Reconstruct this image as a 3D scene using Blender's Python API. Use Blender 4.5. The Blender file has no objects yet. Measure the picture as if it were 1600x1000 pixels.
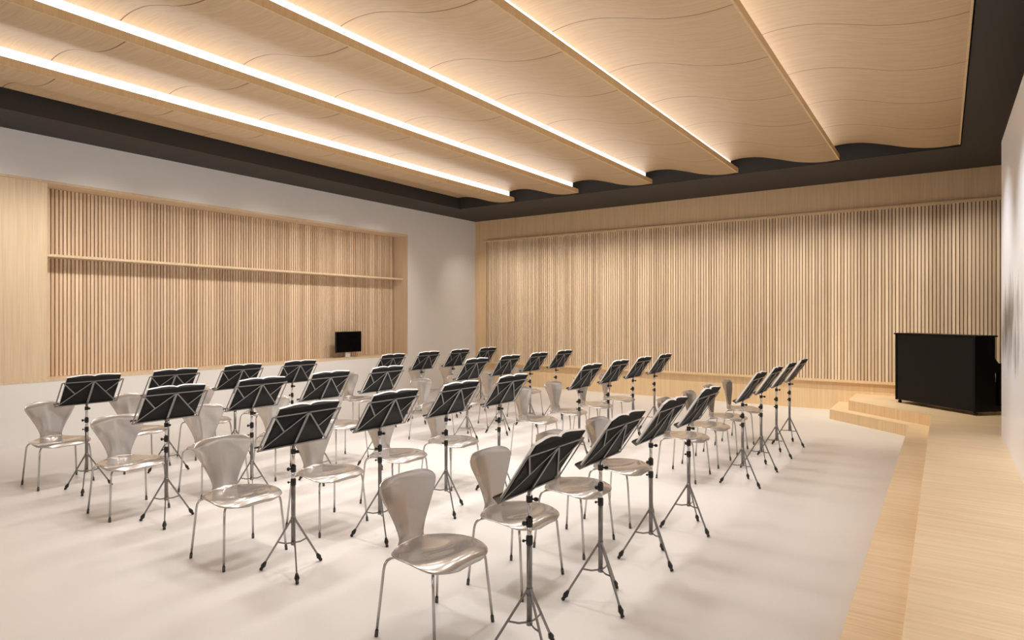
import bpy, bmesh, math, random
from mathutils import Vector, Matrix
random.seed(7)
PI = math.pi
scene = bpy.context.scene
COL = scene.collection

# ------------------------------------------------------------------ helpers
class MB:
    """collects shapes into one bmesh and links them as one mesh object"""
    def __init__(s):
        s.bm = bmesh.new()
    def box(s, x0, x1, y0, y1, z0, z1, mi=0, bevel=0.0):
        b = s.bm
        if x1 < x0: x0, x1 = x1, x0
        if y1 < y0: y0, y1 = y1, y0
        if z1 < z0: z0, z1 = z1, z0
        v = [b.verts.new(p) for p in ((x0,y0,z0),(x1,y0,z0),(x1,y1,z0),(x0,y1,z0),
                                      (x0,y0,z1),(x1,y0,z1),(x1,y1,z1),(x0,y1,z1))]
        fs = []
        for f in ((0,3,2,1),(4,5,6,7),(0,1,5,4),(1,2,6,5),(2,3,7,6),(3,0,4,7)):
            q = b.faces.new([v[i] for i in f]); q.material_index = mi; fs.append(q)
        if bevel:
            es = set(e for f in fs for e in f.edges)
            bmesh.ops.bevel(b, geom=list(es), offset=bevel, segments=2, affect='EDGES', profile=0.6)
        return s
    def prism(s, pts, z0, z1, mi=0, bevel=0.0):
        """polygon in xy (counter clockwise) extruded in z"""
        b = s.bm; n = len(pts)
        lo = [b.verts.new((p[0], p[1], z0)) for p in pts]
        hi = [b.verts.new((p[0], p[1], z1)) for p in pts]
        fs = [b.faces.new(list(reversed(lo))), b.faces.new(hi)]
        for i in range(n):
            j = (i+1) % n
            fs.append(b.faces.new((lo[i], lo[j], hi[j], hi[i])))
        for f in fs: f.material_index = mi
        if bevel:
            es = set(e for f in fs for e in f.edges)
            bmesh.ops.bevel(b, geom=list(es), offset=bevel, segments=2, affect='EDGES', profile=0.6)
        return s
    def prismT(s, pts, a, c, M, mi=0):
        """polygon extruded from a to c along local z, then transformed by M"""
        b = s.bm; n = len(pts)
        lo = [b.verts.new(M @ Vector((p[0], p[1], a))) for p in pts]
        hi = [b.verts.new(M @ Vector((p[0], p[1], c))) for p in pts]
        fs = [b.faces.new(list(reversed(lo))), b.faces.new(hi)]
        for i in range(n):
            j = (i+1) % n
            fs.append(b.faces.new((lo[i], lo[j], hi[j], hi[i])))
        for f in fs: f.material_index = mi
        return s
    def tube(s, pts, r, n=12, cap=True, mi=0, radii=None):
        """round tube through a list of points"""
        b = s.bm; P = [Vector(p) for p in pts]
        rings = []; prev = None
        for i, p in enumerate(P):
            if i == 0: d = P[1]-P[0]
            elif i == len(P)-1: d = P[-1]-P[-2]
            else: d = (P[i+1]-P[i]).normalized() + (P[i]-P[i-1]).normalized()
            d.normalize()
            if prev is None:
                up = Vector((0,0,1)) if abs(d.z) < 0.95 else Vector((1,0,0))
                a = d.cross(up).normalized()
            else:
                a = (prev - d*prev.dot(d)).normalized()
            prev = a; c = d.cross(a)
            rr = radii[i] if radii else r
            rings.append([b.verts.new(p + (a*math.cos(2*PI*k/n) + c*math.sin(2*PI*k/n))*rr) for k in range(n)])
        for i in range(len(rings)-1):
            for k in range(n):
                f = b.faces.new((rings[i][k], rings[i][(k+1)%n], rings[i+1][(k+1)%n], rings[i+1][k]))
                f.smooth = True; f.material_index = mi
        if cap:
            f = b.faces.new(list(reversed(rings[0]))); f.material_index = mi
            f = b.faces.new(rings[-1]); f.material_index = mi
        return s
    def bar(s, p, q, w, t, nrm, mi=0):
        """flat rectangular bar from p to q, width w in plane, thickness t along nrm"""
        b = s.bm; p = Vector(p); q = Vector(q); d = (q-p).normalized(); nrm = Vector(nrm).normalized()
        a = d.cross(nrm).normalized()*w/2; c = nrm*t/2
        v = [b.verts.new(x) for x in (p-a-c,p+a-c,p+a+c,p-a+c,q-a-c,q+a-c,q+a+c,q-a+c)]
        for f in ((0,1,2,3),(7,6,5,4),(0,4,5,1),(1,5,6,2),(2,6,7,3),(3,7,4,0)):
            b.faces.new([v[i] for i in f]).material_index = mi
        return s
    def build(s, name, mats, parent=None, smooth=False, loc=None, rotz=0):
        bmesh.ops.recalc_face_normals(s.bm, faces=s.bm.faces)
        me = bpy.data.meshes.new(name); s.bm.to_mesh(me); s.bm.free()
        if not isinstance(mats, (list, tuple)): mats = [mats]
        for m in mats: me.materials.append(m)
        if smooth:
            for p in me.polygons: p.use_smooth = True
        o = bpy.data.objects.new(name, me); COL.objects.link(o)
        if parent: o.parent = parent
        if loc: o.location = loc
        o.rotation_euler.z = rotz
        return o

def tag(o, label=None, cat=None, group=None, kind=None):
    if label: o['label'] = label
    if cat: o['category'] = cat
    if group: o['group'] = group
    if kind: o['kind'] = kind
    return o

def thing(name, label, cat, loc=(0,0,0), rotz=0, group=None):
    o = bpy.data.objects.new(name, None); COL.objects.link(o)
    o.empty_display_size = 0.1
    o.location = loc; o.rotation_euler = (0,0,rotz)
    return tag(o, label, cat, group)

def copy_tree(o, parent=None):
    c = o.copy(); COL.objects.link(c); c.parent = parent
    for ch in [x for x in list(bpy.data.objects) if x.parent == o]:
        copy_tree(ch, c)
    return c

def subsurf(o, lv=2):
    m = o.modifiers.new('subsurf', 'SUBSURF'); m.levels = lv; m.render_levels = lv

# ------------------------------------------------------------------ materials
def new_mat(name):
    m = bpy.data.materials.new(name); m.use_nodes = True
    nt = m.node_tree; b = nt.nodes['Principled BSDF']
    return m, nt, b

def plain(name, col, rough=0.5, metal=0.0, noise=0.0, nscale=40.0, coat=0.0, coat_rough=0.1, bump=0.0, ior=1.5):
    m, nt, b = new_mat(name)
    b.inputs['Base Color'].default_value = (*col, 1)
    b.inputs['Roughness'].default_value = rough
    b.inputs['Metallic'].default_value = metal
    b.inputs['Coat Weight'].default_value = coat
    b.inputs['Coat Roughness'].default_value = coat_rough
    b.inputs['IOR'].default_value = ior
    N = nt.nodes; L = nt.links
    tc = N.new('ShaderNodeTexCoord'); nz = N.new('ShaderNodeTexNoise')
    nz.inputs['Scale'].default_value = nscale; nz.inputs['Detail'].default_value = 4
    L.new(tc.outputs['Object'], nz.inputs['Vector'])
    if noise > 0:
        mx = N.new('ShaderNodeMix'); mx.data_type = 'RGBA'
        mx.inputs[6].default_value = (*[c*(1-noise) for c in col], 1)
        mx.inputs[7].default_value = (*[min(1, c*(1+noise)) for c in col], 1)
        L.new(nz.outputs['Fac'], mx.inputs[0]); L.new(mx.outputs[2], b.inputs['Base Color'])
    if bump > 0:
        bp = N.new('ShaderNodeBump'); bp.inputs['Strength'].default_value = bump
        bp.inputs['Distance'].default_value = 0.002
        L.new(nz.outputs['Fac'], bp.inputs['Height']); L.new(bp.outputs['Normal'], b.inputs['Normal'])
    return m

def wood(name, c1, c2, scale, rough=0.5, distort=0.6, pitch=None, axis=None, tone=0.0, seam=None, fleck=0.16):
    """grain = stretched noise; pitch/axis: every slat gets a tone of its own; seam = (axis, period, offset, width)"""
    m, nt, b = new_mat(name); N = nt.nodes; L = nt.links
    b.inputs['Roughness'].default_value = rough
    b.inputs['IOR'].default_value = 1.4
    tc = N.new('ShaderNodeTexCoord')
    mp = N.new('ShaderNodeMapping'); mp.inputs['Scale'].default_value = scale
    L.new(tc.outputs['Object'], mp.inputs['Vector'])
    nz = N.new('ShaderNodeTexNoise'); nz.inputs['Scale'].default_value = 1.0
    nz.inputs['Detail'].default_value = 6; nz.inputs['Roughness'].default_value = 0.6
    nz.inputs['Distortion'].default_value = distort
    L.new(mp.outputs['Vector'], nz.inputs['Vector'])
    ramp = N.new('ShaderNodeValToRGB')
    ramp.color_ramp.elements[0].position = 0.34; ramp.color_ramp.elements[0].color = (*c2, 1)
    ramp.color_ramp.elements[1].position = 0.62; ramp.color_ramp.elements[1].color = (*c1, 1)
    L.new(nz.outputs['Fac'], ramp.inputs['Fac'])
    out = ramp.outputs['Color']
    # fine pores along the grain
    mp2 = N.new('ShaderNodeMapping'); mp2.inputs['Scale'].default_value = tuple(x*5 if x > 8 else x*2.5 for x in scale)
    L.new(tc.outputs['Object'], mp2.inputs['Vector'])
    n2 = N.new('ShaderNodeTexNoise'); n2.inputs['Scale'].default_value = 1.0; n2.inputs['Detail'].default_value = 3
    L.new(mp2.outputs['Vector'], n2.inputs['Vector'])
    mr = N.new('ShaderNodeMapRange'); mr.inputs['From Min'].default_value = 0.3; mr.inputs['From Max'].default_value = 0.7
    mr.inputs['To Min'].default_value = 1.0-fleck; mr.inputs['To Max'].default_value = 1.0
    L.new(n2.outputs['Fac'], mr.inputs['Value'])
    mu = N.new('ShaderNodeMix'); mu.data_type = 'RGBA'; mu.blend_type = 'MULTIPLY'; mu.inputs[0].default_value = 1.0
    L.new(out, mu.inputs[6]); L.new(mr.outputs['Result'], mu.inputs[7]); out = mu.outputs[2]
    if pitch:
        sp = N.new('ShaderNodeSeparateXYZ'); L.new(tc.outputs['Object'], sp.inputs[0])
        dv = N.new('ShaderNodeMath'); dv.operation = 'DIVIDE'; dv.inputs[1].default_value = pitch
        L.new(sp.outputs[axis], dv.inputs[0])
        fl = N.new('ShaderNodeMath'); fl.operation = 'FLOOR'; L.new(dv.outputs[0], fl.inputs[0])
        wn = N.new('ShaderNodeTexWhiteNoise'); wn.noise_dimensions = '1D'; L.new(fl.outputs[0], wn.inputs['W'])
        r2 = N.new('ShaderNodeValToRGB')
        r2.color_ramp.elements[0].position = 0.0; r2.color_ramp.elements[0].color = (1-tone, 1-tone*1.15, 1-tone*1.25, 1)
        r2.color_ramp.elements[1].position = 1.0; r2.color_ramp.elements[1].color = (1, 1, 1, 1)
        L.new(wn.outputs['Value'], r2.inputs['Fac'])
        m2 = N.new('ShaderNodeMix'); m2.data_type = 'RGBA'; m2.blend_type = 'MULTIPLY'; m2.inputs[0].default_value = 1.0
        L.new(out, m2.inputs[6]); L.new(r2.outputs['Color'], m2.inputs[7]); out = m2.outputs[2]
    if seam:
        ax, per, off, wd = seam
        sp = N.new('ShaderNodeSeparateXYZ'); L.new(tc.outputs['Object'], sp.inputs[0])
        a = N.new('ShaderNodeMath'); a.operation = 'SUBTRACT'; a.inputs[1].default_value = off - per/2 - 50*per
        L.new(sp.outputs[ax], a.inputs[0])
        mo = N.new('ShaderNodeMath'); mo.operation = 'MODULO'; mo.inputs[1].default_value = per; L.new(a.outputs[0], mo.inputs[0])
        d = N.new('ShaderNodeMath'); d.operation = 'SUBTRACT'; d.inputs[1].default_value = per/2; L.new(mo.outputs[0], d.inputs[0])
        ab = N.new('ShaderNodeMath'); ab.operation = 'ABSOLUTE'; L.new(d.outputs[0], ab.inputs[0])
        lt = N.new('ShaderNodeMath'); lt.operation = 'LESS_THAN'; lt.inputs[1].default_value = wd/2; L.new(ab.outputs[0], lt.inputs[0])
        m3 = N.new('ShaderNodeMix'); m3.data_type = 'RGBA'; m3.inputs[7].default_value = (0.16, 0.07, 0.03, 1)
        L.new(lt.outputs[0], m3.inputs[0]); L.new(out, m3.inputs[6]); out = m3.outputs[2]
    L.new(out, b.inputs['Base Color'])
    bp = N.new('ShaderNodeBump'); bp.inputs['Strength'].default_value = 0.08; bp.inputs['Distance'].default_value = 0.001
    L.new(n2.outputs['Fac'], bp.inputs['Height']); L.new(bp.outputs['Normal'], b.inputs['Normal'])
    return m

W1 = (0.84, 0.62, 0.375); W2 = (0.77, 0.545, 0.31)
SLAT_B, SLAT_N = 0.0525, 0.0495
M_wood_v  = wood('maple_vertical_grain', W1, W2, (26, 26, 0.7))
M_wood_vl = wood('niche_maple', (0.80,0.655,0.475), (0.74,0.585,0.405), (26, 26, 0.7))
M_wood_c  = wood('ceiling_maple', (0.69,0.52,0.33), (0.62,0.455,0.28), (0.9, 16, 8), distort=1.6, seam=(1, 1.168, 6.05, 0.010), fleck=0.12)
M_wood_e  = wood('panel_edge_maple', (0.76,0.57,0.34), (0.69,0.49,0.275), (20, 34, 4.0), fleck=0.1)
M_wood_s  = wood('stage_maple', (0.88,0.69,0.46), (0.79,0.59,0.37), (1.0, 22, 22), distort=0.8, fleck=0.12, rough=0.42)
M_slat_b  = wood('slat_wood_back', (0.95,0.77,0.56), (0.87,0.67,0.46), (20, 20, 0.8), pitch=SLAT_B, axis=0, tone=0.30, fleck=0.15)
M_slat_n  = wood('slat_wood_niche', (0.95,0.78,0.59), (0.88,0.69,0.49), (20, 20, 0.8), pitch=SLAT_N, axis=1, tone=0.30, fleck=0.15)
M_back    = wood('slat_backing_shaded', (0.26,0.14,0.065), (0.20,0.10,0.045), (20, 20, 0.8))  # backing colour darkened to paint the shade between the slats
M_black   = plain('ceiling_dark_paint', (0.040, 0.034, 0.031), 0.75, noise=0.05)
M_wallg   = plain('wall_paint_grey', (0.82, 0.82, 0.825), 0.6, noise=0.015, nscale=3, bump=0.05)
M_floor   = plain('floor_resin', (0.735, 0.715, 0.70), 0.30, noise=0.02, nscale=1.5, ior=1.42)
M_chrome  = plain('chrome', (0.62, 0.61, 0.60), 0.16, 1.0)
M_legm    = plain('chair_leg_steel', (0.50, 0.49, 0.48), 0.22, 1.0)
M_gun     = plain('stand_grey_steel', (0.22, 0.21, 0.205), 0.34, 0.85)
M_blackp  = plain('black_plastic', (0.006, 0.006, 0.006), 0.42)
M_cap     = plain('dark_foot_cap', (0.07, 0.063, 0.058), 0.6)
M_shell   = plain('chair_shell_pearl', (0.47, 0.44, 0.415), 0.22, 0.55, coat=0.8, coat_rough=0.04)
M_cover   = plain('book_cover_black', (0.010, 0.010, 0.010), 0.65, ior=1.3, noise=0.2, nscale=300)
M_page    = plain('paper_white', (0.93, 0.925, 0.91), 0.6)
M_piano   = plain('piano_black', (0.004, 0.004, 0.004), 0.5, ior=1.3)
M_pianos  = plain('piano_side_black', (0.002, 0.002, 0.002), 0.4, ior=1.25)
M_ivory   = plain('piano_key_white', (0.8, 0.79, 0.75), 0.3)
M_brass   = plain('brass', (0.75, 0.55, 0.22), 0.25, 1.0)
M_leather = plain('bench_grey_leather', (0.20, 0.20, 0.22), 0.5, noise=0.1, nscale=120)
M_screen  = plain('screen_black', (0.0008, 0.0008, 0.0008), 0.7, ior=1.15)
M_silver  = plain('monitor_silver', (0.70, 0.69, 0.68), 0.35, 0.3)

def emis(name, col, st):
    m, nt, b = new_mat(name)
    b.inputs['Base Color'].default_value = (0.8, 0.8, 0.8, 1)
    b.inputs['Emission Color'].default_value = (*col, 1)
    b.inputs['Emission Strength'].default_value = st
    return m
M_light = emis('strip_light', (1.0, 0.965, 0.94), 1.45)

def mural_mat():
    m, nt, b = new_mat('white_wall_with_ink_wash'); N = nt.nodes; L = nt.links
    b.inputs['Roughness'].default_value = 0.32
    tc = N.new('ShaderNodeTexCoord')
    mp = N.new('ShaderNodeMapping'); mp.vector_type = 'POINT'
    mp.inputs['Location'].default_value = (0, -8.1/1.25, -1.62/0.42); mp.inputs['Scale'].default_value = (0, 1/1.25, 1/0.42)
    L.new(tc.outputs['Object'], mp.inputs['Vector'])
    ln = N.new('ShaderNodeVectorMath'); ln.operation = 'LENGTH'; L.new(mp.outputs['Vector'], ln.inputs[0])
    mp2 = N.new('ShaderNodeMapping'); mp2.inputs['Scale'].default_value = (1, 4.5, 1.6)
    L.new(tc.outputs['Object'], mp2.inputs['Vector'])
    nz = N.new('ShaderNodeTexNoise'); nz.inputs['Scale'].default_value = 1.3; nz.inputs['Detail'].default_value = 9
    L.new(mp2.outputs['Vector'], nz.inputs['Vector'])
    a = N.new('ShaderNodeMath'); a.operation = 'MULTIPLY'; a.inputs[1].default_value = 2.3; L.new(nz.outputs['Fac'], a.inputs[0])
    s = N.new('ShaderNodeMath'); s.operation = 'SUBTRACT'; L.new(a.outputs[0], s.inputs[0]); L.new(ln.outputs['Value'], s.inputs[1])
    r = N.new('ShaderNodeValToRGB'); e = r.color_ramp.elements
    e[0].position = 0.0; e[0].color = (0.90, 0.89, 0.89, 1)
    e[1].position = 1.0; e[1].color = (0.10, 0.11, 0.11, 1)
    L.new(s.outputs[0], r.inputs['Fac']); L.new(r.outputs['Color'], b.inputs['Base Color'])
    return m
M_mural = mural_mat()

# ------------------------------------------------------------------ room
XL, XR, YF, YB, ZC = -9.85, 3.2, -6.0, 12.60, 4.10
def struct(name, mb, mats, **k):
    o = mb.build(name, mats, **k); o['kind'] = 'structure'; return o

struct('floor', MB().box(XL-0.6, XR+0.2, YF-0.2, YB+0.2, -0.12, 0.0), M_floor)

NY0, NY1, NZ0, NZ1 = -1.5, 10.15, 0.82, 3.51
m = MB()
m.box(XL-0.55, XL, YF, YB, 0, NZ0).box(XL-0.55, XL, YF, YB, NZ1, 4.75)
m.box(XL-0.55, XL, NY1, YB, NZ0, NZ1).box(XL-0.55, XL, YF, NY0, NZ0, NZ1)
m.box(XL-0.55, XL-0.47, NY0, NY1, NZ0, NZ1)
struct('wall_left', m, M_wallg)

struct('wall_back', MB().box(XL, XR+0.1, YB, YB+0.12, 0, 4.75), M_wood_v)
struct('wall_front', MB().box(XL, XR+0.1, YF-0.12, YF, 0, 4.75), M_wallg)
struct('wall_side', MB().box(XR, XR+0.12, YF, YB, 0, 4.75), M_wallg)

# dark soffit ring with a recess that holds the wave panels
RX0, RX1, RY1, RY0 = -8.96, 0.20, 10.90, -3.4
m = MB()
m.box(XL, RX0, YF, YB, ZC, ZC+0.55).box(RX1, XR, YF, YB, ZC, ZC+0.55)
m.box(RX0, RX1, RY1, YB, ZC, ZC+0.55).box(RX0, RX1, YF, RY0, ZC, ZC+0.55)
m.box(XL, XR, YF, YB, ZC+0.55, ZC+0.65)
struct('ceiling', m, M_black)

# niche lining in the left wall
m = MB()
m.box(XL-0.47, XL+0.004, NY0, NY1, NZ0, NZ0+0.03).box(XL-0.47, XL+0.004, NY0, NY1, NZ1-0.03, NZ1)
m.box(XL-0.47, XL+0.004, NY1-0.02, NY1, NZ0+0.03, NZ1-0.03).box(XL-0.47, XL+0.004, NY0, NY0+0.02, NZ0+0.03, NZ1-0.03)
struct('trim_1', m, M_wood_vl)

# tall flush wood panel at the near end of the niche
NP = 3.34
t = thing('cabinet', 'tall flush maple cabinet front filling the near end of the wall niche', 'cabinet', (XL-0.02, NP, NZ0+0.03))
MB().box(-0.40, -0.02, -1.80, -0.004, 0.0, 2.63).box(-0.40, -0.02, -4.81, -1.81, 0.0, 2.63).build('body', M_wood_vl, t)
MB().box(-0.02, 0.0, -1.80, 0, 0.0, 2.63).build('door_panel', M_wood_vl, t)
MB().box(-0.02, 0.0, -4.81, -1.804, 0.0, 2.63).build('door_panel', M_wood_vl, t)

# slatted lining of the niche
t = thing('slatted_panel', 'vertical maple slats lining the back of the wall niche behind the shelf', 'wall panel')
xs = XL-0.42
MB().box(XL-0.465, XL-0.455, NP, NY1-0.022, NZ0+0.032, NZ1-0.032).build('backing_board', M_back, t)
m = MB(); k = math.ceil((NP+0.01)/SLAT_N)
while (k+1)*SLAT_N < NY1-0.02:
    y = k*SLAT_N; m.box(XL-0.455, xs, y+0.007, y+0.007+0.0355, NZ0+0.032, NZ1-0.032); k += 1
m.build('slats', M_slat_n, t)

t = MB().box(xs+0.001, XL-0.13, NP, NY1-0.022, 2.505, 2.540, bevel=0.003).build('wall_shelf', M_wood_vl)
tag(t, 'long thin maple shelf running across the slats in the wall niche', 'shelf')

# slatted field of the back wall
t = thing('slatted_panel', 'wide field of vertical maple slats on the back wall behind the piano', 'wall panel')
SX0, SX1, SZ0, SZ1 = -9.46, 3.10, 0.555, 3.548
MB().box(SX0, SX1, YB-0.010, YB-0.001, SZ0, SZ1).build('backing_board', M_back, t)
m = MB(); k = math.ceil(SX0/SLAT_B)
while (k+1)*SLAT_B < SX1:
    x = k*SLAT_B; m.box(x+0.0067, x+0.0067+0.0391, YB-0.046, YB-0.010, SZ0, SZ1); k += 1
m.build('slats', M_slat_b, t)
MB().box(SX0-0.01, SX1, YB-0.062, YB-0.001, SZ1, SZ1+0.045, bevel=0.002).build('top_rail', M_wood_v, t)
MB().box(SX0-0.01, SX1, YB-0.062, YB-0.001, SZ0-0.045, SZ0, bevel=0.002).build('bottom_rail', M_wood_v, t)
MB().box(SX0-0.01, SX0, YB-0.062, YB-0.001, SZ0, SZ1).build('end_rail', M_wood_v, t)

# stage: two stacked platforms
t = thing('stage', 'low maple stage of two steps carrying the piano', 'stage')
MB().prism([(-1.553,YB-0.002),(-1.553,11.46),(-0.408,10.385),(-0.408,YF+0.01),(XR-0.01,YF+0.01),(XR-0.01,YB-0.002)], 0.0, 0.16, bevel=0.002).build('lower_step', M_wood_s, t)
MB().prism([(-1.285,YB-0.002),(-1.285,11.53),(-0.148,10.455),(-0.148,YF+0.01),(XR-0.01,YF+0.01),(XR-0.01,YB-0.002)], 0.16, 0.32, bevel=0.002).build('upper_platform', M_wood_s, t)
for o in [x for x in bpy.data.objects if x.parent == t]:
    o.data.materials.append(M_wood_v)
    for p in o.data.polygons:
        if abs(p.normal.z) < 0.5: p.material_index = 1

# white partition on the stage, beside the camera
struct('wall_right', MB().box(0.540, 0.70, YF+0.02, 9.06, 0.3205, 3.69), M_mural)

# ------------------------------------------------------------------ wave ceiling panels
PF = [(0,4.283),(0.10,4.298),(0.25,4.303),(0.48,4.277),(0.76,4.203),(0.99,4.133),(1.22,4.088),(1.41,4.072),(1.62,4.078)]
def catmull(P, n):
    out = []
    for i in range(len(P)-1):
        p0 = P[max(i-1,0)]; p1 = P[i]; p2 = P[i+1]; p3 = P[min(i+2,len(P)-1)]
        for k in range(n):
            s = k/n; h = []
            for c in range(len(p1)):
                m1 = (p2[c]-p0[c])*0.5; m2 = (p3[c]-p1[c])*0.5
                h.append((2*s**3-3*s*s+1)*p1[c]+(s**3-2*s*s+s)*m1+(-2*s**3+3*s*s)*p2[c]+(s**3-s*s)*m2)
            out.append(tuple(h))
    out.append(tuple(P[-1])); return out
prof = catmull(PF, 6)
PY0, PY1 = -3.2, 10.65
NAMES = ['leftmost, nearest the niche wall', 'second from the niche wall', 'third from the niche wall',
         'fourth from the niche wall', 'fifth from the niche wall', 'rightmost, above the stage edge, without a light strip']
for i, xe in enumerate([-7.31, -5.81, -4.31, -2.81, -1.31, 0.18]):
    t = thing('ceiling_panel', 'wavy maple ceiling panel, ' + NAMES[i], 'ceiling panel', (xe-1.62, 0, 0), 0, 'wavy ceiling panels')
    w = 1.62 if i else 1.50
    x0 = 0 if i else 0.12
    m = MB(); b = m.bm
    pts = [p for p in prof if p[0] >= x0-1e-6]
    lo = []; hi = []
    for y in (PY0, PY1):
        lo.append([b.verts.new((p[0], y, p[1])) for p in pts]); hi.append([b.verts.new((p[0], y, p[1]+0.016)) for p in pts])
    n = len(pts)
    for k in range(n-1):
        f = b.faces.new((lo[0][k], lo[0][k+1], lo[1][k+1], lo[1][k])); f.smooth = True
        f = b.faces.new((hi[0][k], hi[1][k], hi[1][k+1], hi[0][k+1])); f.smooth = True
        b.faces.new((lo[0][k], hi[0][k], hi[0][k+1], lo[0][k+1])); b.faces.new((lo[1][k], lo[1][k+1], hi[1][k+1], hi[1][k]))
    b.faces.new((lo[0][0], lo[1][0], hi[1][0], hi[0][0])); b.faces.new((lo[0][-1], hi[0][-1], hi[1][-1], lo[1][-1]))
    m.build('wave_board', M_wood_c, t)
    MB().box(1.606, 1.626, PY0, PY1, 4.074, 4.150).build('edge_board', M_wood_e, t)
    if i < 5:
        MB().box(1.480, 1.500, PY0, PY1-0.005, 4.098, 4.280).build('light_strip', M_light, t)
    # suspension rods up to the recess
    for yy in (0.5, 4.5, 8.5):
        MB().tube([(0.8, yy, 4.21), (0.8, yy, ZC+0.55)], 0.006, 8).build('suspension_rod', M_gun, t)

# ------------------------------------------------------------------ chair
CH = 'pearl grey moulded shell chair with thin steel legs'
def make_chair():
    t = thing('shell_chair', CH, 'chair')
    # x, z, half width, wrap (edges forward on the back / down on the seat)
    R = [( 0.238,0.398,0.085,-0.004),
         ( 0.235,0.409,0.128,-0.009),
         ( 0.224,0.424,0.170,-0.018),
         ( 0.203,0.437,0.206,-0.027),
         ( 0.172,0.445,0.234,-0.030),
         ( 0.128,0.448,0.249,-0.022),
         ( 0.075,0.446,0.252,-0.009),
         ( 0.020,0.440,0.247, 0.001),
         (-0.040,0.436,0.238, 0.003),
         (-0.090,0.435,0.226, 0.000),
         (-0.128,0.436,0.210,-0.004),
         (-0.154,0.438,0.186,-0.006),
         (-0.169,0.441,0.150,-0.006),
         (-0.179,0.444,0.118,-0.002),
         (-0.184,0.448,0.106, 0.0),
         (-0.188,0.456,0.099, 0.0),
         (-0.193,0.474,0.096, 0.0),
         (-0.201,0.506,0.104, 0.0),
         (-0.209,0.550,0.122, 0.0),
         (-0.217,0.602,0.148, 0.0),
         (-0.225,0.655,0.177, 0.0),
         (-0.232,0.705,0.206, 0.0),
         (-0.238,0.740,0.224, 0.0),
         (-0.242,0.764,0.225, 0.0),
         (-0.246,0.783,0.214, 0.0),
         (-0.251,0.797,0.193, 0.0),
         (-0.256,0.806,0.163, 0.0),
         (-0.260,0.811,0.120, 0.0)]
    NT = 14; NB = 14
    bm = bmesh.new(); grid = []
    for ri, (x, z, w, dz) in enumerate(R):
        row = []
        for j in range(NT+1):
            s = -1 + 2*j/NT; a = abs(s)
            X, Z = x, z
            if ri <= NB:
                Z += dz*a**2.4 - 0.017*math.exp(-(s*1.45)**2)*math.exp(-((x-0.045)/0.10)**2)
                if x < -0.1: Z += 0.004*(1-a)
            else:
                h = (ri-NB)/13.0
                X += 0.042*a**2*min(1, h*2.2)*(1 if z < 0.77 else max(0.35, 1-(z-0.77)/0.06))
                X -= 0.005*math.exp(-(s*5)**2)*math.sin(min(1,h*1.1)*PI)
            row.append(bm.verts.new((X, w*s, Z)))
        grid.append(row)
    for i in range(len(grid)-1):
        for j in range(NT):
            f = bm.faces.new((grid[i][j], grid[i][j+1], grid[i+1][j+1], grid[i+1][j])); f.smooth = True
    me = bpy.data.meshes.new('seat_shell'); bmesh.ops.recalc_face_normals(bm, faces=bm.faces); bm.to_mesh(me); bm.free()
    me.materials.append(M_shell)
    o = bpy.data.objects.new('seat_shell', me); COL.objects.link(o); o.parent = t
    sd = o.modifiers.new('solid', 'SOLIDIFY'); sd.thickness = 0.011; sd.offset = 0
    subsurf(o, 2)
    MB().tube([(0,0,0.405),(0,0,0.421)], 0.075, 28).build('mounting_plate', M_cap, t)
    for sx in (1, -1):
        for sy in (-1, 1):
            pts = [(sx*0.05, sy*0.045, 0.412), (sx*0.135, sy*0.165, 0.413), (sx*0.150, sy*0.187, 0.411),
                   (sx*0.162, sy*0.204, 0.400), (sx*0.170, sy*0.213, 0.380), (sx*0.175, sy*0.217, 0.350), (sx*0.2065, sy*0.240, 0.004)]
            if sx > 0:
                pts = [(x, y, z-0.004) for x, y, z in pts[:-1]] + [pts[-1]]
            lg = MB().tube(pts, 0.0078, 12).build('leg', M_legm, t)
            d = (Vector(pts[-2])-Vector(pts[-1])).normalized(); p = Vector(pts[-1])
            MB().tube([p-Vector((0,0,0.004)), p+d*0.030], 0.0098, 14).build('foot_cap', M_cap, lg)
    return t

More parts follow.
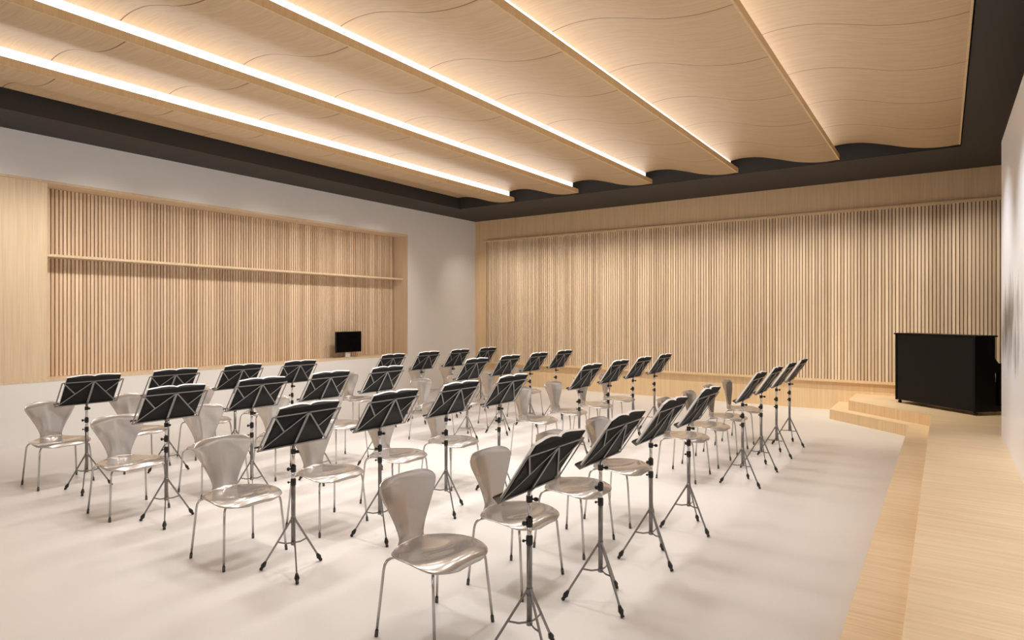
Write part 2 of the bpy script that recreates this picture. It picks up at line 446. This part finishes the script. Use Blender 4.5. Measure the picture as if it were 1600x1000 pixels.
# ------------------------------------------------------------------ music stand
def make_stand():
    t = thing('music_stand', 'grey folding music stand', 'music stand')
    MB().tube([(0,0,0.188),(0,0,0.60)], 0.0138, 18).build('lower_tube', M_gun, t)
    MB().tube([(0,0,0.59),(0,0,0.69)], 0.0120, 18).build('middle_tube', M_chrome, t)
    MB().tube([(0,0,0.68),(0,0,0.845)], 0.0108, 18).build('upper_tube', M_chrome, t)
    for z, h, r, kd, kr, kl in ((0.799, 0.034, 0.0163, (1, 0.25), 0.0105, 0.030), (0.684, 0.046, 0.0172, (-0.35, -0.94), 0.0125, 0.024), (0.595, 0.044, 0.0172, (-0.6, -0.8), 0.008, 0.020)):
        c = MB().tube([(0,0,z-h/2),(0,0,z-h/2+0.004),(0,0,z+h/2-0.004),(0,0,z+h/2)], r, 20, radii=[r*0.9,r,r,r*0.9]).build('clamp_collar', M_blackp, t)
        d = Vector((kd[0], kd[1], 0)).normalized()
        q = Vector((0,0,z))
        MB().tube([q+d*(r-0.004), q+d*(r+0.008), q+d*(r+0.010), q+d*(r+kl-0.006), q+d*(r+kl)], kr, 14,
                  radii=[kr*0.45, kr*0.45, kr*0.95, kr, kr*0.6]).build('knob', M_blackp, c)
    MB().tube([(0,0,0.325),(0,0,0.362)], 0.0165, 18).build('leg_collar', M_gun, t)
    MB().tube([(0,0,0.178),(0,0,0.200)], 0.0155, 18).build('brace_collar', M_gun, t)
    for deg in (90, -30, -150):
        a = math.radians(deg); d = Vector((math.cos(a), math.sin(a), 0)); sd = Vector((-math.sin(a), math.cos(a), 0))
        top = d*0.012 + Vector((0,0,0.347)); bot = d*0.2245 + Vector((0,0,0.004))
        ax = (bot-top).normalized()
        m = MB()
        m.bar(top, bot - ax*0.03, 0.0115, 0.0085, sd)
        lg = m.build('leg', M_gun, t)
        foot = MB().tube([bot-ax*0.066, bot-ax*0.056, bot-ax*0.034, bot-ax*0.012, bot-ax*0.011, bot], 0.01, 10,
                         radii=[0.0075,0.0105,0.0165,0.0085,0.0115,0.0110]).build('rubber_foot', M_blackp, lg)
        zb = 0.190; rb = 0.012+(0.2125)*(0.347-zb)/0.343
        pts = [d*0.010+Vector((0,0,zb)), d*(rb*0.5)+Vector((0,0,zb-0.006)), d*rb+Vector((0,0,zb+0.002))]
        m = MB()
        for i in range(2): m.bar(pts[i], pts[i+1], 0.003, 0.010, (0,0,1))
        m.build('brace', M_gun, t)
    # desk: plane through the bottom edge leaning to +x
    O = Vector((0.004, 0, 0.842)); U = Vector((0.158, 0, 0.232)).normalized(); Y = Vector((0,1,0)); Nn = U.cross(Y).normalized()
    if Nn.x > 0: Nn = -Nn            # towards the player (-x, +z)
    Hh = 0.281; Wb = 0.266; Wt = 0.262
    P = lambda y, u, n=0: O + Y*y + U*u + Nn*n
    m = MB(); w = 0.011
    m.bar(P(-Wb,0.004), P(Wb,0.004), w, 0.004, Nn).bar(P(-Wt,Hh), P(Wt,Hh), w, 0.004, Nn)
    m.bar(P(-Wb,0), P(-Wt,Hh), w, 0.004, Nn).bar(P(Wb,0), P(Wt,Hh), w, 0.004, Nn)
    m.build('desk_frame', M_gun, t)
    MB().bar(P(0,0,-0.003), P(0,Hh,-0.003), 0.019, 0.006, Nn).build('centre_bar', M_gun, t)
    for s in (-1, 1):
        A = P(s*0.008, Hh-0.004, -0.005); B = P(s*(Wb-0.012), 0.006, -0.002)
        MB().bar(A, B, 0.0102, 0.003, Nn).build('strut', M_gun, t)
        C = A.lerp(B, 0.50)
        MB().bar(P(s*(Wt-0.015), Hh-0.004, -0.002), C, 0.0102, 0.003, Nn).build('strut', M_gun, t)
    m = MB(); m.bar(P(-Wb-0.003, 0, 0.018), P(Wb+0.003, 0, 0.018), 0.003, 0.040, Nn)
    m.bar(P(-Wb-0.003, 0.006, 0.037), P(Wb+0.003, 0.006, 0.037), 0.012, 0.0025, Nn)
    m.build('book_ledge', M_gun, t)
    MB().bar(P(0, -0.012, 0.002)+Vector((0.004,0,0)), P(0,0.018,-0.004)+Vector((0.004,0,0)), 0.020, 0.012, Nn).build('tilt_bracket', M_gun, t)
    return t, P, U, Y, Nn

def make_book(P, U, Y, Nn):
    t = thing('music_book', 'open book', 'book')
    W = 0.230; u0, u1 = 0.0035, 0.333
    def d(y):                                   # thickness of the open block at |y|
        a = abs(y)/W
        k = [(0,0.010),(0.10,0.021),(0.28,0.028),(0.5,0.025),(0.75,0.016),(1.0,0.008)]
        for i in range(5):
            if k[i][0] <= a <= k[i+1][0]+1e-9:
                s = (a-k[i][0])/(k[i+1][0]-k[i][0]); s = s*s*(3-2*s) if i in (0,) else s
                return k[i][1]*(1-s)+k[i+1][1]*s
        return 0.008
    ys = [-W + 2*W*i/40 for i in range(41)]
    def slab(f0, f1, a, c):
        m = MB(); b = m.bm; R = []
        for u in (a, c):
            R.append([b.verts.new(P(y, u, f0(y))) for y in ys]); R.append([b.verts.new(P(y, u, f1(y))) for y in ys])
        n = len(ys)
        for i in range(n-1):
            f = b.faces.new((R[0][i],R[0][i+1],R[2][i+1],R[2][i])); f.smooth = True
            f = b.faces.new((R[1][i],R[1][i+1],R[3][i+1],R[3][i])); f.smooth = True
            b.faces.new((R[0][i],R[0][i+1],R[1][i+1],R[1][i])); b.faces.new((R[2][i],R[2][i+1],R[3][i+1],R[3][i]))
        for i in (0, -1): b.faces.new((R[0][i],R[1][i],R[3][i],R[2][i]))
        return m
    slab(lambda y: 0.0028, lambda y: d(y)+0.001, u0, u1).build('cover', M_cover, t)
    slab(lambda y: d(y)+0.001, lambda y: d(y)+0.016, u0, u1-0.001).build('pages', M_page, t)
    return t

chair0 = make_chair()
stand0, P, U, Y, Nn = make_stand()
book0 = make_book(P, U, Y, Nn)
SX = [-1.68, -3.56, -5.285, -6.875]
SY = [2.58, 3.355, 4.13, 4.915, 6.54, 7.32, 8.095, 8.88]
SO = [0.0, 0.01, 0.04, 0.07]
CXo = [-0.59, -0.58, -0.57, -0.555]
CY = [2.555, 3.33, 4.105, 4.885, 6.48, 7.26, 8.035, 8.83]
ROW = ['front row by the stage', 'second row from the stage', 'third row from the stage', 'back row by the niche wall']
POS = ['nearest the camera', 'second from the camera', 'third from the camera', 'last before the aisle',
       'first past the aisle', 'second past the aisle', 'third past the aisle', 'nearest the back wall']
GR = ['front row', 'second row', 'third row', 'back row']
first = True
for i in range(4):
    for j in range(8):
        c = chair0 if first else copy_tree(chair0)
        s = stand0 if first else copy_tree(stand0)
        b = book0 if first else copy_tree(book0)
        first = False
        c.location = (SX[i]+CXo[i], CY[j]+SO[i]*0.75, 0)
        s.location = (SX[i], SY[j]+SO[i], 0); b.location = (SX[i], SY[j]+SO[i], 0)
        c['label'] = 'pearl grey shell chair, %s, %s' % (ROW[i], POS[j]); c['group'] = 'shell chairs in four rows'
        s['label'] = 'grey tripod music stand, %s, %s' % (ROW[i], POS[j]); s['group'] = 'music stands in four rows'
        b['label'] = 'open black-backed music book, %s, %s' % (ROW[i], POS[j]); b['group'] = 'open books on the music stands'

# ------------------------------------------------------------------ upright piano, local x along its back, +y towards the player
B1 = Vector((-0.640, 11.680)); B2 = Vector((0.352, 10.698))
L_ = (B2-B1).length; ang = math.atan2(B2.y-B1.y, B2.x-B1.x); cen = (B1+B2)/2
t = thing('upright_piano', 'black upright piano seen from behind, standing on the stage', 'piano', (cen.x, cen.y, 0.32), ang)
h = L_/2
MB().box(-h+0.03, h-0.03, 0.006, 0.020, 0.055, 1.085).build('back_panel', M_piano, t)
for s in (-1, 1):
    a, c = (s*h, s*(h-0.032))
    pts = [(0.0,0.05),(0.295,0.05),(0.60,0.05),(0.60,0.125),(0.33,0.125),(0.33,0.585),(0.60,0.585),(0.60,0.715),(0.392,0.718),(0.33,0.785),(0.33,1.085),(0.0,1.085)]
    Mx = Matrix(((0,0,1,0),(1,0,0,0),(0,1,0,0),(0,0,0,1)))
    MB().prismT(pts, min(a,c), max(a,c), Mx).build('side_panel', M_pianos, t)
    xl = s*(h-0.045)
    MB().box(xl-0.022, xl+0.022, 0.415, 0.475, 0.12, 0.60, bevel=0.004).build('front_leg', M_pianos, t)
    for yy in (0.045, 0.56):
        w = MB().tube([(xl-0.012, yy, 0.024), (xl+0.012, yy, 0.024)], 0.024, 18)
        w.box(xl-0.016, xl+0.016, yy-0.008, yy+0.008, 0.03, 0.056)
        w.build('caster', M_blackp, t)
MB().box(-h+0.032, h-0.032, 0.29, 0.31, 0.10, 0.58).build('lower_panel', M_piano, t)
MB().box(-h+0.032, h-0.032, 0.30, 0.32, 0.78, 1.085).build('upper_panel', M_piano, t)
MB().box(-h+0.032, h-0.032, 0.02, 0.33, 0.055, 0.10).build('bottom_board', M_piano, t)
MB().box(-h-0.018, h+0.018, -0.012, 0.355, 1.086, 1.108, bevel=0.003).build('top_lid', M_pianos, t)
MB().box(-h+0.032, h-0.032, 0.31, 0.60, 0.60, 0.65).build('keybed', M_pianos, t)
MB().box(-h+0.07, h-0.07, 0.44, 0.585, 0.651, 0.675).build('white_keys', M_ivory, t)
m = MB(); nk = 52; kw = (2*h-0.14)/nk
for k in range(nk):
    if k % 7 in (0, 2, 3, 5, 6) and k < nk-1:
        x = -h+0.07+(k+1)*kw; m.box(x-0.005, x+0.005, 0.44, 0.53, 0.675, 0.687)
m.build('black_keys', M_blackp, t)
MB().box(-h+0.032, h-0.032, 0.33, 0.44, 0.68, 0.71, bevel=0.004).build('fallboard', M_piano, t)
for x in (-0.09, 0, 0.09):
    MB().box(x-0.014, x+0.014, 0.31, 0.41, 0.035, 0.047, bevel=0.004).build('pedal', M_brass, t)

# bench behind the keyboard
nrm = Vector((math.cos(ang+PI/2), math.sin(ang+PI/2)))
along = Vector((math.cos(ang), math.sin(ang)))
q = cen + nrm*0.86 + along*0.10
t = thing('piano_bench', 'black piano bench with a grey padded seat behind the upright piano', 'bench', (q.x, q.y, 0.32), ang)
MB().box(-0.28, 0.28, -0.17, 0.17, 0.42, 0.48, bevel=0.015).build('seat_pad', M_leather, t)
MB().box(-0.27, 0.27, -0.16, 0.16, 0.35, 0.42).build('apron', M_pianos, t)
for sx in (-1, 1):
    for sy in (-1, 1):
        MB().box(sx*0.245-0.024, sx*0.245+0.024, sy*0.135-0.024, sy*0.135+0.024, 0.0, 0.35, bevel=0.003).build('leg', M_pianos, t)

# monitor on the niche ledge
t = thing('desktop_monitor', 'small black monitor on a silver foot standing on the niche ledge', 'monitor', (-10.03, 8.615, NZ0+0.03))
MB().box(-0.012, 0.014, -0.335, 0.335, 0.105, 0.530, bevel=0.004).build('display_housing', M_blackp, t)
MB().box(0.0142, 0.0155, -0.322, 0.322, 0.118, 0.517).build('screen', M_screen, t)
MB().box(-0.034, -0.013, -0.06, 0.06, 0.0085, 0.20, bevel=0.003).build('neck', M_silver, t)
MB().box(-0.09, 0.15, -0.085, 0.12, 0.0005, 0.010, bevel=0.003).build('foot', M_silver, t)

# ------------------------------------------------------------------ lights
def spot(x, y, z, tx, ty, tz, power, size=110, blend=1.0, col=(1.0,0.84,0.68), rad=0.03):  # spot lamp added for brightness; the ceiling has no such fixtures
    l = bpy.data.lights.new('added_spot', 'SPOT'); l.energy = power; l.spot_size = math.radians(size); l.spot_blend = blend
    l.color = col; l.shadow_soft_size = rad
    o = bpy.data.objects.new('added_spot', l); COL.objects.link(o); o.location = (x,y,z)
    o.rotation_euler = (Vector((tx,ty,tz))-Vector((x,y,z))).to_track_quat('-Z','Y').to_euler()
    return o
for x in (-6.9, -5.4, -3.9, -2.5):  # added soft spots brightening the chair rows and floor
    for y in (3.0, 4.5, 6.0, 7.5, 9.0, 10.3):
        p = 68.0
        if x < -6: p *= 0.8
        if y < 4 and x > -5: p *= 1.15
        if y > 10: p *= 0.35
        elif y > 8.5: p *= 0.7
        if x > -3: p *= 0.85
        spot(x, y, 3.82, x, y, 0, p, 124, col=(1.0,0.95,0.90), rad=0.20)
for y in (0.5, 2.5, 4.5, 6.5, 8.3):  # added cool spots washing the white partition
    spot(-1.15, y, 3.98, 0.62, y, 1.7, 165, 60, col=(0.86,0.93,1.0), rad=0.05)
for k in range(12):  # added warm spots washing the slatted back wall
    x = -9.0+k*0.85
    spot(x, 11.05, 4.07, x, 12.6, 1.25, 60, 82, col=(1.0,0.93,0.82))
for y in (2.6, 3.9, 5.2, 6.5, 7.8, 9.1):  # added warm spots brightening the niche slats
    spot(-7.9, y, 3.98, -10.1, y, 1.6, 86, 80, col=(1.0,0.90,0.78), rad=0.08)
spot(-0.9, 9.4, 3.98, -0.7, 11.3, 0.2, 210, 74, col=(1.0,0.92,0.74))  # added spot brightening the stage steps by the piano

# added cool fill lamp behind the camera; the front wall has no window
def area(x, y, z, tx, ty, tz, sx, sy, power, col):
    l = bpy.data.lights.new('added_fill', 'AREA'); l.shape = 'RECTANGLE'; l.size = sx; l.size_y = sy; l.energy = power; l.color = col
    o = bpy.data.objects.new('added_fill', l); COL.objects.link(o); o.location = (x,y,z)
    o.rotation_euler = (Vector((tx,ty,tz))-Vector((x,y,z))).to_track_quat('-Z','Y').to_euler()
area(-4.2, YF+0.05, 2.6, -9.8, 3.5, 3.1, 6.0, 2.4, 110, (0.94, 0.96, 1.0))

w = bpy.data.worlds.new('world'); scene.world = w; w.use_nodes = True
w.node_tree.nodes['Background'].inputs[0].default_value = (0.5, 0.5, 0.52, 1)
w.node_tree.nodes['Background'].inputs[1].default_value = 0.3

# ------------------------------------------------------------------ camera
cam = bpy.data.cameras.new('camera'); co = bpy.data.objects.new('camera', cam); COL.objects.link(co)
cam.sensor_width = 36.0; cam.lens = 976.0/1600.0*36.0
cam.shift_y = -(500-493.5)/1600.0*1.0
cam.clip_start = 0.02
co.location = (0, 0, 1.7)
co.rotation_euler = (PI/2, 0, math.atan2(675, 976))
scene.camera = co
scene.view_settings.view_transform = 'Standard'
scene.view_settings.look = 'None'
scene.view_settings.exposure = 0.70
scene.view_settings.gamma = 1.0
scene.view_settings.use_curve_mapping = False
scene.cycles.use_denoising = True
scene.cycles.max_bounces = 10
scene.cycles.diffuse_bounces = 6
